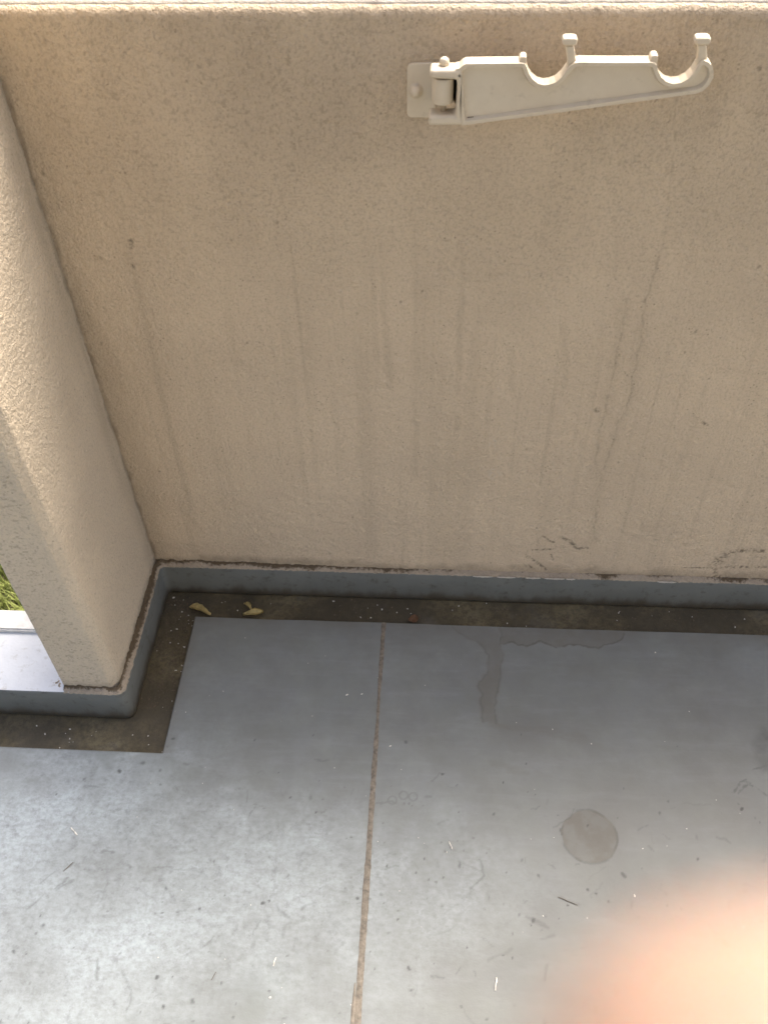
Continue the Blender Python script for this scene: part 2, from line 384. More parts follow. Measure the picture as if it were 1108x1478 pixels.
M['kerb'] = simple('pale_concrete', (.62, .60, .55), .85, .3, 70, .12, .002)

def mat_plastic():
    k = NT('cream_cast_metal')
    n = k.noise(30, 5, .6); n2 = k.noise(220, 3, .6)
    c = k.mix(k.ramp(n, [(.3, 0.0), (.7, 1.0)]), (.57, .485, .355), (.62, .54, .405))
    c = k.mix(k.ramp(k.noise(48, 5, .7, off=(8, 1, 2)), [(.60, 0.0), (.76, .45)]), c, (.33, .265, .18))
    k.col(c); k.rough(k.math('ADD', k.math('MULTIPLY', n, .2), .36), .45)
    k.bump(n2, .0004, .5)
    return k.m
M['bracket'] = mat_plastic()

def mat_skin():
    k = NT('skin')
    n = k.noise(300, 4, .6)
    k.col(k.mix(n, (.43, .275, .195), (.47, .315, .235)))
    k.rough(.5, .4)
    k.b.inputs['Subsurface Weight'].default_value = .6
    k.b.inputs['Subsurface Radius'].default_value = (1.0, .35, .2)
    k.b.inputs['Subsurface Scale'].default_value = .003
    k.bump(n, .0003, .5)
    return k.m
M['skin'] = mat_skin()

# ------------------------------------------------------------------ dimensions
HP = 1.118        # parapet height
DU = 0.0112       # upstand thickness
HU = 0.082        # upstand height
XS, YS = 0.0812, -0.0766     # sheet edges: beside the pillar, before the parapet
YC = -0.379       # sheet edge in front of the pillar
SEAM0, SEAM1 = 0.4642, 0.4642
PD, PW = 0.298, 0.105        # pillar depth and width
XR = 1.9          # right end of the balcony, unseen; placed to let side light in
XL = -1.6
YH = -1.85        # unseen house wall
TS = 0.003        # top of the vinyl sheets
GZ = -.004        # gutter bed, a little below the sheets

# ------------------------------------------------------------------ setting: ground outside, slab, unseen soffit and house wall
bm = bmesh.new()
n = 24
vs = [[bm.verts.new((-300+600*i/n, -300+600*j/n, -.30)) for j in range(n+1)] for i in range(n+1)]
for i in range(n):
    for j in range(n):
        bm.faces.new((vs[i][j], vs[i+1][j], vs[i+1][j+1], vs[i][j+1]))
tag(from_bm('ground', bm, M['soil']), kind='structure')

bm = bmesh.new(); box(bm, (XL, YH, -.25), (-PW+.02, -.15, GZ)); box(bm, (-PW+.02, YH, -.25), (XR, -.0, GZ))
floor = tag(from_bm('floor', bm, M['gutter']), kind='structure')

bm = bmesh.new(); box(bm, (.25, YH-.1, 2.35), (XR, -.6, 2.53))  # unseen slab, cut back in front and at left to admit skylight
tag(from_bm('unseen_ceiling', bm, M['unseen_ceiling']), kind='structure')
bm = bmesh.new(); box(bm, (.0, YH-.2, -.3), (XR, YH, 2.35))  # unseen wall, left end cut short so more light reaches the floor
tag(from_bm('unseen_house_wall', bm, M['house']), kind='structure')

# ------------------------------------------------------------------ floor sheets
def axis(lo, hi, dlo, dhi, step, extra):
    a = list(np.arange(dlo, dhi, step)) + extra + [dhi]
    c = lo
    while c < dlo - .006: a.append(c); c += .012
    c = hi
    while c > dhi + .006: a.append(c); c -= .012
    a = sorted(a); out = [a[0]]
    for v in a[1:]:
        if v in extra:
            if abs(v-out[-1]) < step*.5 and out[-1] not in extra: out[-1] = v
            else: out.append(v)
        elif v-out[-1] > step*.5: out.append(v)
    return np.array(out)

def floor_mask(X, Y):
    wx = X + (fbm(X*60, Y*60, 5)-.5)*.012; wy = Y + (fbm(X*60, Y*60, 9)-.5)*.012
    st = np.zeros_like(X); dk = np.zeros_like(X); wear_light = np.zeros_like(X)
    # water run from the gutter edge
    Lp, Rp = D['flowL'], D['flowR']
    poly = Lp + Rp[7::-1]
    ins = inside(wx, wy, poly)
    st = np.maximum(st, sstep(.012, -.004, pdist(wx, wy, Lp)*0)*np.where(ins, .40+.60*fbm(X*55, Y*40, 3, 5), 0))
    for p in (Lp, Rp):
        st = np.maximum(st, .5*sstep(.0065, .0005, pdist(wx, wy, p))*sstep(.25, .6, fbm(X*22, Y*22, 2, 3)+.08))
    for p in (Lp, Rp[:8]):
        dk = np.maximum(dk, .20*sstep(.0026, .0004, pdist(wx, wy, p))*sstep(.3, .55, fbm(X*30, Y*30, 18)))
    sc = D['scallop']
    dk = np.maximum(dk, .26*sstep(.0026, .0004, pdist(wx, wy, sc))*sstep(.3, .5, fbm(X*40, Y*40, 19)))
    top = [[sc[-1][0], YS], [sc[0][0]-.002, YS]]
    st = np.maximum(st, np.where(inside(wx, wy, sc+top), .42+.50*fbm(X*60, Y*60, 4, 5), 0))
    st = np.maximum(st, .85*sstep(.0035, .0007, pdist(wx, wy, sc))*sstep(.3, .55, fbm(X*40, Y*40, 21)+.12))
    # thin dirt film along the sheet edge and by the seam
    edge = np.minimum(np.where(Y > YC, np.hypot(np.maximum(XS-X, 0)+0, 0)+np.abs(X-XS), 9), np.abs(Y-YS))
    st = np.maximum(st, .62*np.exp(-np.abs(Y-YS)/.030)*fbm(X*22, Y*40, 6, 5)*1.6)
    st = np.maximum(st, np.where(Y > YC, .60*np.exp(-np.abs(X-XS)/.013)*(.4+fbm(X*60, Y*25, 7)), 0))
    st = np.maximum(st, .45*np.exp(-np.abs(X-SEAM0)/.006)*sstep(.35, .6, fbm(X*10+3, Y*30, 8)))
    for i, p in enumerate(D['smears']):
        st = np.maximum(st, .34*sstep(.020, .003, pdist(X+(wx-X)*2, Y+(wy-Y), p))*sstep(.25, .6, fbm(X*25, Y*90, 30+i)))
    st = np.maximum(st, .25*sstep(.05, .01, np.hypot(X-.70, (Y+.37)*1.3))*fbm(X*60, Y*60, 14))
    # broad shade over the right of the floor, painted into the stain channel
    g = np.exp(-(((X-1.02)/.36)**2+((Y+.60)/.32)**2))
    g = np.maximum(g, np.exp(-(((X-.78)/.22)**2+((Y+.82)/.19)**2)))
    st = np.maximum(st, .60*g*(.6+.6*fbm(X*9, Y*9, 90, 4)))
    # ring left by a round pot foot
    cx, cy = .8315, -.498
    r = np.hypot(wx-cx, wy-cy); rr = np.hypot(X-cx, Y-cy)
    ring = np.hypot(X+(wx-X)*.35-cx, Y+(wy-Y)*.35-cy)
    ang = np.arctan2(Y-cy, X-cx)
    st = np.maximum(st, sstep(.0475, .0435, ring)*(.70+.28*sstep(.3, .7, fbm(X*70, Y*70, 12, 5))))
    st = np.maximum(st, .9*sstep(.0035, .0006, np.abs(ring-.0455))*(.35+.65*sstep(.35, .6, fbm(ang*2+5, rr*0, 13))))
    dk = np.maximum(dk, .30*sstep(.0030, .0005, np.abs(ring-.0458))*sstep(.3, .6, fbm(ang*1.6+9, rr*0, 16)))
    # dark blot at the right
    b = D['blot']
    dk = np.maximum(dk, .5*sstep(.022, .004, pdist(wx+.004, wy, b))*fbm(X*80, Y*80, 15))
    for p in D['blotlines']:
        dk = np.maximum(dk, .42*sstep(.003, .0006, pdist(wx, wy, p))*sstep(.3, .6, fbm(X*120, Y*120, 17, 2)))
    for i, (x, y) in enumerate(D['rings'][:3]):
        dk = np.maximum(dk, .26*sstep(.0022, .0006, np.abs(np.hypot(X-x, Y-y)-.0072)))
    dk = np.maximum(dk, .25*sstep(.003, .001, pdist(X, Y, D['rings'][3:5])))
    for x, y in D['rings'][5:]:
        dk = np.maximum(dk, .3*sstep(.0035, .001, np.hypot(X-x, Y-y)))
    for i, p in enumerate(D['marks']):
        wdt = .0012+.0012*((i*7) % 5)/5
        dk = np.maximum(dk, (.20+.2*((i*3) % 4)/4)*sstep(wdt*1.7, wdt*.4, pdist(wx, wy, p)))
    for x, y, s in D['spots']:
        dk = np.maximum(dk, .8*sstep(s*1.2, s*.5, np.hypot(wx-x, wy-y)))
    rs = np.random.default_rng(5)
    # scattered grime specks and hairline scratches, denser where the traffic is
    for i in range(420):
        x = rs.uniform(-.1, 1.15); y = rs.uniform(-.9, -.30); 
        if rs.random() > .25 + .75*sstep(-.36, -.52, np.array(y)): continue
        s = rs.gamma(2.0, .0005)+.0005; a = rs.uniform(.25, .75)
        m = (np.abs(X-x) < .012) & (np.abs(Y-y) < .012)
        if not m.any(): continue
        dk[m] = np.maximum(dk[m], a*sstep(s*1.5, s*.4, np.hypot((wx[m]-x)*rs.uniform(.6, 1.6), wy[m]-y)))
    for i in range(150):
        x = rs.uniform(-.1, 1.15); y = rs.uniform(-.88, -.40); th = rs.normal(.4, .9); ln = rs.gamma(2, .007)+.004
        p = [[x, y], [x+ln*math.cos(th)*.5, y+ln*math.sin(th)*.5+rs.normal(0, .0015)], [x+ln*math.cos(th), y+ln*math.sin(th)]]
        m = (np.abs(X-x) < ln+.01) & (np.abs(Y-y) < ln+.01)
        if not m.any(): continue
        dk[m] = np.maximum(dk[m], rs.uniform(.08, .30)*sstep(.0018, .0004, pdist(wx[m], wy[m], p)))
    # pale worn traffic areas, with light painted in at left and shade at right
    t = fbm(X*3.1+1, Y*3.1, 40, 5)
    wear = sstep(-.40, -.60, Y + (t-.5)*.25)*sstep(.36, .62, fbm(X*4.5, Y*4.5+3, 44, 5)+.10)
    hot = np.exp(-(((X-.60)/.16)**2+((Y+.60)/.13)**2)) + .8*np.exp(-(((X-.30)/.14)**2+((Y+.58)/.12)**2)) + 2.2*np.exp(-(((X+.03)/.21)**2+((Y+.56)/.20)**2))  # centre spots are wear; the strong left one is painted light
    hot = hot - 1.1*np.exp(-(((X-1.0)/.26)**2+((Y+.62)/.25)**2)) - 1.2*np.exp(-(((X-.76)/.13)**2+((Y+.80)/.12)**2))  # pale tone lowered at right to stand in for shade
    left_sheen = np.exp(-(((X+.06)/.24)**2+((Y+.60)/.26)**2))  # sky brightness on the left floor, put into the colour
    wear_light = np.clip(.8*left_sheen + wear*(.35+.65*hot) + .6*hot*sstep(.42, .6, fbm(X*14, Y*14, 48, 5)), 0, 1)
    right_shade = np.exp(-(((X-.82)/.22)**2+((Y+.82)/.20)**2))  # shade at bottom right, painted by taking the pale tone away
    wear_light = wear_light*(1-.92*np.clip(right_shade*1.3, 0, 1))
    return np.stack([np.clip(st, 0, 1), np.clip(dk, 0, 1), wear_light], -1)

def sheet(name, x0, x1, notch):
    xs = axis(x0, x1, max(x0, -.16), min(x1, 1.26), .0021, [v for v in (x0, x1, XS) if x0 <= v <= x1])
    ys = axis(YH, YS, -.93, YS, .0021, [YS, YC, YH])
    X, Y = np.meshgrid(xs, ys)
    keepv = np.ones(X.shape, bool)
    if notch: keepv = ~((X < XS-1e-6) & (Y > YC+1e-6))
    V = np.stack([X, Y, np.full_like(X, TS)], -1).reshape(-1, 3)
    F = grid_faces(len(ys), len(xs))
    F = F[keepv.reshape(-1)[F].all(1)]
    # the cut edges wander by a millimetre
    onY = np.abs(V[:, 1]-YS) < 1e-6; V[onY, 1] += .0022*(fbm(V[onY, 0]*9, V[onY, 0]*0, 72, 4)-.5)
    if notch:
        onX = (np.abs(V[:, 0]-XS) < 1e-6) & (V[:, 1] > YC); V[onX, 0] += .0022*(fbm(V[onX, 1]*11, V[onX, 1]*0, 73, 4)-.5)
    # slight waviness of the loose sheet
    V[:, 2] += .0006*(fbm(V[:, 0]*6, V[:, 1]*6, 70, 3)-.5)
    # skirts
    e = np.concatenate([F[:, [0,1]], F[:, [1,2]], F[:, [2,3]], F[:, [3,0]]])
    key = np.sort(e, 1); u, idx, cnt = np.unique(key, axis=0, return_index=True, return_counts=True)
    be = e[idx[cnt == 1]]
    bv = np.unique(be); mp = {int(v): len(V)+i for i, v in enumerate(bv)}
    low = V[bv].copy(); low[:, 2] = GZ+.0003
    Fs = np.array([[b, a, mp[int(a)], mp[int(b)]] for a, b in be], np.int32)
    V2 = np.concatenate([V, low]); F2 = np.concatenate([F, Fs])
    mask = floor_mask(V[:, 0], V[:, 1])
    ml = mask[bv].copy(); ml[:, 0] = .95; ml[:, 1] = .35
    allm = np.concatenate([mask, ml])
    used = np.zeros(len(V2), bool); used[F2.ravel()] = True
    rem = np.cumsum(used)-1
    me = mesh_np(name, V2[used], rem[F2])
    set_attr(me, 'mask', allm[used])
    return link(name, me, M['floor'], floor, smooth=False)

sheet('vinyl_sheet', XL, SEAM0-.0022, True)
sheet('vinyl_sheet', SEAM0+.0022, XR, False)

# seam filler: an uneven bead of old sealant over the joint
ys = np.concatenate([np.linspace(YS+.001, -.95, 420), np.linspace(-.96, YH, 20)])
wid = .0031 + .0020*fbm(ys*0+2, ys*14, 60, 4) + .0016*(fbm(ys*0+5, ys*90, 61, 2)-.5)
wid += .0012*sstep(-.30, -.48, ys) - .0012*sstep(-.20, -.24, ys)*sstep(-.33, -.28, ys)
cxx = SEAM0 + .0012*(fbm(ys*0+7, ys*20, 62, 3)-.5)
prof = np.array([-1, -.55, 0, .55, 1.0]); hz = np.array([0, .7, 1, .7, 0])
V = np.stack([cxx[:, None]+wid[:, None]*prof[None], np.repeat(ys[:, None], 5, 1),
              TS+.0001+.0009*hz[None]*(.6+.8*fbm(ys*0+1, ys*60, 63, 2))[:, None]], -1)
me = mesh_np('seam_bead', V.reshape(-1, 3), grid_faces(len(ys), 5)[:, ::-1])
link('seam_bead', me, M['weld'], floor, smooth=True)
ys = np.linspace(-.742, -.86, 60)
e1 = .0028*np.minimum(1, np.sqrt(np.linspace(0, 3, 60)))*(.8+.5*fbm(ys*0, ys*80, 64, 2))+.0004
V = np.stack([SEAM0-.0072+e1[:, None]*prof[None], np.repeat(ys[:, None], 5, 1), TS+.0001+.0009*hz[None]*np.ones((60, 1))], -1)
link('seam_bead', mesh_np('seam_bead', V.reshape(-1, 3), grid_faces(60, 5)[:, ::-1]), M['weld'], floor, smooth=True)

# ------------------------------------------------------------------ parapet wall
def wall_mask(X, Z):
    st = np.zeros_like(X); dk = np.zeros_like(X); lt = np.zeros_like(X)
    wx = X + (fbm(X*50, Z*50, 105)-.5)*.010; wz = Z + (fbm(X*50, Z*50, 109)-.5)*.010
    # soft rain streaks
    s = fbm(X*34, Z*1.3, 111, 4)
    st += .085*sstep(.48, .80, s)*sstep(.15, .45, fbm(X*3, Z*3, 113, 3))
    s2 = fbm(X*110, Z*2.2, 115, 3)
    st += .12*sstep(.55, .85, s2)*sstep(.35, .65, fbm(X*4, Z*2.4, 117, 3))
    grain = .35+.65*sstep(.35, .7, fbm(X*300, Z*160, 119, 2))
    for q in D['streaks']:
        p, a = q[:-1], q[-1]
        d = pdist(wx, wz, p)
        st = np.maximum(st, .45*a*sstep(.010, .0008, d)*(.5+.5*grain)*sstep(.2, .6, fbm(X*30, Z*9, 118, 3)+.12))
    for i, p in enumerate(D['crack']):
        d = pdist(wx, wz, p)
        st = np.maximum(st, (.34 if i < 2 else .16)*sstep(.0040, .0004, d)*(.2+.8*grain)*sstep(.25, .55, fbm(X*40, Z*22, 120, 3)+.08))
        st = np.maximum(st, .09*sstep(.018, .002, d))
    # sooty speckle, densest on the upper half; broad darkening below the coping is painted shade
    tp = sstep(.45, 1.10, Z + (fbm(X*3, Z*3, 131, 3)-.5)*.5)
    st = np.maximum(st, .20*tp*sstep(.55, .80, fbm(X*330, Z*280, 132, 2)) + .34*tp*fbm(X*14, Z*4, 133, 5))
    # soiling along the foot; uneven darkening towards the corner
    ft = sstep(.030, .0, Z-HU-.004 + (fbm(X*30, Z*30, 121)-.5)*.035)
    st = np.maximum(st, .55*ft*(.35+.65*fbm(X*60, Z*60, 122)))
    cr = sstep(.012, .0, X + (fbm(X*90, Z*45, 123)-.5)*.014)
    st = np.maximum(st, .8*cr*(.3+.7*fbm(X*50, Z*25, 124)))
    st = np.maximum(st, .25*sstep(.06, .0, X + (fbm(X*20, Z*6, 125)-.5)*.06))
    for p, wd in D['scuffs']:
        d = pdist(X+(wx-X)*.5, Z+(wz-Z)*.5, p)
        dk = np.maximum(dk, .70*sstep(wd*3.2, wd*.1, d + (fbm(X*90, Z*90, 128, 2)-.5)*wd*1.6)*(.10+.90*sstep(.36, .68, fbm(X*300, Z*300, 127, 2))))
    # a dusting of black specks
    rs = np.random.default_rng(3)
    for i in range(110):
        x = rs.uniform(0, 1.25); z = rs.uniform(.1, 1.1); r = rs.gamma(2, .00055)+.0006
        m = (np.abs(X-x) < .006) & (np.abs(Z-z) < .006)
        dk[m] = np.maximum(dk[m], rs.uniform(.15, .5)*sstep(r*1.4, r*.4, np.hypot(wx[m]-x, (wz[m]-z)*.8)))
    # small pale chalky rubs
    for x, z, r in ((.662, .355, .018), (.655, .43, .012), (.66, .55, .008)):
        lt = np.maximum(lt, .5*sstep(r, r*.2, np.hypot(wx-x, wz-z))*sstep(.5, .7, fbm(X*220, Z*220, 130, 2)))
    return np.stack([np.clip(st, 0, .9), dk, lt], -1)

par = empty('parapet_wall', (1.5, .08, 0))
tag(par, 'beige stucco parapet wall streaked by rain, carrying the folded pole bracket', 'wall')
xs = np.concatenate([np.arange(-.02, 1.27, .0017), np.arange(1.273, XR+.003, .004)])
rr = .012
zs = list(np.arange(.0, HP-rr, .0017))
prof = [(0.0, z) for z in zs]
for a in np.linspace(0, math.pi/2, 7): prof.append((rr-rr*math.cos(a), HP-rr+rr*math.sin(a)))
nfront = len(prof)
prof = np.array(prof)
X = np.repeat(xs[None], len(prof), 0); Yp = np.repeat(prof[:, :1], len(xs), 1); Z = np.repeat(prof[:, 1:], len(xs), 1)
amp = sstep(-.02, -.005, -np.abs(0*X))
lump = (fbm(X*95, Z*95, 140, 3)-.5)*.0022 + (fbm(X*5, Z*5, 141, 2)-.5)*.004
edge = sstep(HP-.06, HP-rr, Z)*(fbm(X*60, Z*20, 142, 3)-.5)*.0020
V = np.stack([X, Yp-lump, Z+edge], -1)
me = mesh_np('stucco_face', V.reshape(-1, 3), grid_faces(len(prof), len(xs)))
set_attr(me, 'mask', wall_mask(X.ravel(), Z.ravel()))
link('stucco_face', me, M['wall'], par, smooth=True)
# coping: the pale top, bowed a little, and the outer face
xs2 = np.concatenate([np.arange(-.02, 1.27, .004), np.arange(1.30, XR+.01, .05)])
cp = [(rr-.0015, HP-.004), (rr-.0005, HP+.0012), (.03, HP+.0025), (.075, HP+.004), (.125, HP+.0025), (.15, HP-.006), (.155, HP-.03), (.155, .9), (.155, -.3)]
cp = np.array(cp)
X = np.repeat(xs2[None], len(cp), 0); Yp = np.repeat(cp[:, :1], len(xs2), 1); Z = np.repeat(cp[:, 1:], len(xs2), 1)
V = np.stack([X, Yp + (fbm(X*70, Z*9, 150, 3)-.5)*.0014*(Yp < .02), Z+(fbm(X*40, Yp*40, 151, 3)-.5)*.0012], -1)
link('coping', mesh_np('coping', V.reshape(-1, 3), grid_faces(len(cp), len(xs2))), M['coping'], par, smooth=True)

# ------------------------------------------------------------------ pillar
pil = empty('pillar', (-.05, -.15, 0))
tag(pil, 'beige stucco pillar with a chamfered corner, standing against the parapet', 'pillar')
CH = .0145
path = []
def seg(a, b, st=.002):
    n = max(1, int(math.hypot(b[0]-a[0], b[1]-a[1])/st))
    for i in range(n): path.append((a[0]+(b[0]-a[0])*i/n, a[1]+(b[1]-a[1])*i/n))
seg((0, .01), (0, -PD+CH+.003)); seg((0, -PD+CH+.003), (-.0012, -PD+CH-.0016), .001)
seg((-.0012, -PD+CH-.0016), (-CH+.0016, -PD+.0012)); seg((-CH+.0016, -PD+.0012), (-CH-.003, -PD), .001)
seg((-CH-.003, -PD), (-PW+.006, -PD)); seg((-PW+.006, -PD), (-PW, -PD+.006), .002)
seg((-PW, -PD+.006), (-PW, .15), .02); path.append((-PW, .15))
pa = np.array(path)
zs = np.concatenate([np.arange(.0, 1.14, .002), np.arange(1.15, 2.351, .05)])
tang = np.gradient(pa, axis=0); nrm = np.stack([-tang[:, 1], tang[:, 0]], -1); nrm /= np.linalg.norm(nrm, axis=1, keepdims=True)+1e-9
sarc = np.concatenate([[0], np.cumsum(np.hypot(*np.diff(pa, axis=0).T))])
Sg, Zg = np.meshgrid(sarc, zs)
side = sarc < (PD+.01-CH)
rough_amp = np.where(side, .0017, .0010)[None]
dsp = (fbm(Sg*170, Zg*170, 160, 2)-.5)*rough_amp + (fbm(Sg*6, Zg*4, 161, 2)-.5)*.003
P = pa[None]-nrm[None]*(-dsp)[..., None]*-1
V = np.stack([P[..., 0], P[..., 1], Zg], -1)
me = mesh_np('stucco_shaft', V.reshape(-1, 3), grid_faces(len(zs), len(pa))[:, ::-1])
rs = np.random.default_rng(8)
wS = Sg+(fbm(Sg*60, Zg*60, 171)-.5)*.01; wZ = Zg+(fbm(Sg*60, Zg*60, 172)-.5)*.01
st = np.zeros_like(Sg); dk = np.zeros_like(Sg)
st = np.maximum(st, .75*sstep(.022, .010, Sg+(fbm(Sg*60, Zg*30, 173)-.5)*.016)*(.3+.7*fbm(Sg*40, Zg*22, 174)))
st = np.maximum(st, .22*sstep(.075, .02, Sg+(fbm(Sg*15, Zg*5, 175)-.5)*.05)*fbm(Sg*80, Zg*5, 176)*1.6)
st = np.maximum(st, .45*sstep(.028, 0, Zg-HU-.002+(fbm(Sg*40, Zg*40, 177)-.5)*.03)*fbm(Sg*80, Zg*80, 178)*1.5)
fr = sstep(PD+.01+.010, PD+.01+.016, Sg)       # weathered front face: dark pits
st = np.maximum(st, fr*.30*sstep(.62, .74, fbm(Sg*170, Zg*260, 179, 3)))
mask = np.stack([np.clip(st, 0, .9), dk, 0*st], -1).reshape(-1, 3)
set_attr(me, 'mask', mask)
link('stucco_shaft', me, M['pillar'], pil, smooth=True)

# ------------------------------------------------------------------ upstand: painted waterproofing turned up the walls
ups = empty('upstand', (.0, -.15, 0))
tag(ups, 'low grey painted upstand running along the foot of parapet and pillar', 'skirting')
def offset_path(d, rc):
    pts = [(XR, -d)]
    x = 1.27
    while x > d+.012: pts.append((x, -d)); x -= .006
    for a in np.linspace(0, math.pi/2, 5):      # inner corner
        pts.append((d+.010*(1-math.sin(a)), -d-.010*(1-math.cos(a))))
    y = -d-.016
    ye = -PD-d
    while y > ye+rc: pts.append((d, y)); y -= .006
    for a in np.linspace(0, math.pi/2, 9):
        pts.append((d-rc*(1-math.cos(a)), ye+rc*(1-math.sin(a))))
    x = d-rc-.006
    while x > -.4: pts.append((x, ye)); x -= .006
    pts.append((XL, ye))
    return np.array(pts)
prof = [(-.004, HU-.001), (.0085, HU), (.0105, HU-.0012), (DU, HU-.004), (DU, .05), (DU+.0003, .02), (DU+.0008, .008), (DU+.0006, .0035), (DU+.0004, .0), (DU-.0016, -.0018), (DU-.003, -.006)]
rows = []
base = offset_path(0.0112, .016)
tg = np.gradient(base, axis=0); nn = np.stack([-tg[:, 1], tg[:, 0]], -1); nn /= np.linalg.norm(nn, axis=1, keepdims=True)
sa = np.concatenate([[0], np.cumsum(np.hypot(*np.diff(base, axis=0).T))])
for off, z in prof:
    wob = (fbm(sa*9, sa*0+z*30, 180, 3)-.5)*.0016
    p = base + nn*(off-DU+wob)[:, None]
    rows.append(np.concatenate([p, (z+(fbm(sa*25, sa*0+4, 181, 3)-.5)*.0024*(z > .06))[:, None]], 1))
V = np.stack(rows)
link('painted_face', mesh_np('painted_face', V.reshape(-1, 3), grid_faces(len(prof), len(base))), M['upstand'], ups, smooth=True)
# crumbly mortar bead on the upstand's top edge
sel = (base[:, 0] < 1.3) & (base[:, 0] > -PW-.001)
bp = base[sel]; bn = nn[sel]
s2 = np.arange(0, 1, 1/1500.); si = np.concatenate([[0], np.cumsum(np.hypot(*np.diff(bp, axis=0).T))])
ss = s2*si[-1]
bx = np.interp(ss, si, bp[:, 0]); by = np.interp(ss, si, bp[:, 1]); nx = np.interp(ss, si, bn[:, 0]); ny = np.interp(ss, si, bn[:, 1])
na = 10
left = sstep(.55, .05, bx)          # heavier near the corner and the pillar
rows = []; dirt = []
for j in range(na+1):
    u = j/na                                   # 0 front lip, 1 back against the wall
    lump = (.0010+.0022*left)*(fbm(ss*190, ss*0+j*1.1, 190, 3)-.35)*2
    off = .0006 - (DU+.0005)*u + (fbm(ss*210, ss*0+j*1.3, 192, 2)-.5)*.0030*(1-u*.6)
    z = HU-.0012 + (.0035+.0055*left)*u*(.55+.9*fbm(ss*110, ss*0+9, 191, 3)) + lump*math.sin(math.pi*min(1, u+.12)) + .0012*(u > 0)
    rows.append(np.stack([bx+nx*off, by+ny*off, z], -1)); dirt.append(u*(.42+.5*left) + .12 + .9*(fbm(ss*16, ss*0+3, 195, 3)-.5))
V = np.stack(rows)
me = mesh_np('mortar_bead', V.reshape(-1, 3), grid_faces(na+1, len(ss)))
dd = np.stack(dirt).reshape(-1)
set_attr(me, 'mask', np.stack([dd, dd*0, dd*0], -1))
link('mortar_bead', me, M['bead'], ups)
# bare white patches where the edge has chipped
for p in D['chips']:
    (x0, z0), (x1, z1) = p
    bm = bmesh.new(); n = 9; top = []; bot = []
    for i in range(n):
        t = i/(n-1); x = x0+(x1-x0)*t; h = .0042*math.sqrt(max(0, 1-(2*t-1)**2))*(.7+.5*rng.random())
        top.append(bm.verts.new((x, -DU-.0026, HU+.0012+.0004*rng.normal()+h*.4))); bot.append(bm.verts.new((x, -DU-.0030, HU+.0008-h*.6)))
    for i in range(n-1): bm.faces.new((top[i], top[i+1], bot[i+1], bot[i]))
    bmesh.ops.solidify(bm, geom=bm.faces[:], thickness=.001)
    from_bm('paint_chip', bm, M['chip'], ups)

# ------------------------------------------------------------------ ledge outside the pillar, its lip and the garden
led = empty('ledge', (-.8, -.24, 0))
tag(led, 'low grey painted ledge left of the pillar, open to the garden', 'ledge')
xs = np.arange(XL, -PW+.02, .008); yy = np.linspace(-PD-DU+.0005, -.184, 22)
X, Y = np.meshgrid(xs, yy)
V = np.stack([X, Y, HU+.0016+(fbm(X*14, Y*14, 200, 3)-.5)*.0016], -1)
link('ledge_top', mesh_np('ledge_top', V.reshape(-1, 3), grid_faces(len(yy), len(xs))), M['ledge'], led, smooth=True)
bm = bmesh.new(); box(bm, (XL, -.184, -.25), (-PW+.02, -.138, .0935))
bmesh.ops.bevel(bm, geom=[e for e in bm.edges], offset=.003, segments=2, affect='EDGES')
from_bm('outer_lip', bm, M['kerb'], led)
# a patch of loose grit and dried paint gathered against the pillar foot
bm = bmesh.new()
for i in range(70):
    x = -PW-abs(rng.normal(0, .010))-.001; y = rng.uniform(-PD-.002, -PD+.06); s = rng.uniform(.001, .003)
    m = Matrix.Translation((x, y, HU+s*.3)) @ Matrix.Rotation(rng.uniform(0, 6), 4, 'Z') @ Matrix.Diagonal((s*1.3, s, s*.6, 1))
    bmesh.ops.create_icosphere(bm, subdivisions=1, radius=1, matrix=m)
tag(from_bm('grit', bm, M['mortar']), 'crumbs of grit gathered at the pillar foot on the ledge', 'grit', kind='stuff')

rg = np.random.default_rng(21)
nb = 42000
bx = rg.uniform(-1.3, -.16, nb); by = -.13+1.5*rg.random(nb)
keep = fbm(bx*9, by*9, 210, 3) > .27
bx, by = bx[keep], by[keep]; nb = len(bx)
hh = rg.uniform(.02, .055, nb); th = rg.uniform(0, 6.283, nb); ln = rg.uniform(.2, .9, nb); wd = rg.uniform(.0016, .0035, nb)
dx, dy = np.cos(th), np.sin(th)
z0 = np.full(nb, -.30)
def bl(t, side):
    lx = ln*hh*t*t
    return np.stack([bx+dx*lx-dy*wd*side*(1-t*.9), by+dy*lx+dx*wd*side*(1-t*.9), z0+hh*t], -1)
V = np.stack([bl(0, -1), bl(0, 1), bl(.55, 1), bl(.55, -1), bl(1, 1), bl(1, -1)], 1).reshape(-1, 3)
k = np.arange(nb)[:, None]*6
F = np.concatenate([k+np.array([[0, 1, 2, 3]]), k+np.array([[3, 2, 4, 5]])])
tag(link('grass', mesh_np('grass', V, F), M['grass']), 'patchy sunlit grass on the soil beyond the ledge', 'grass', kind='stuff')

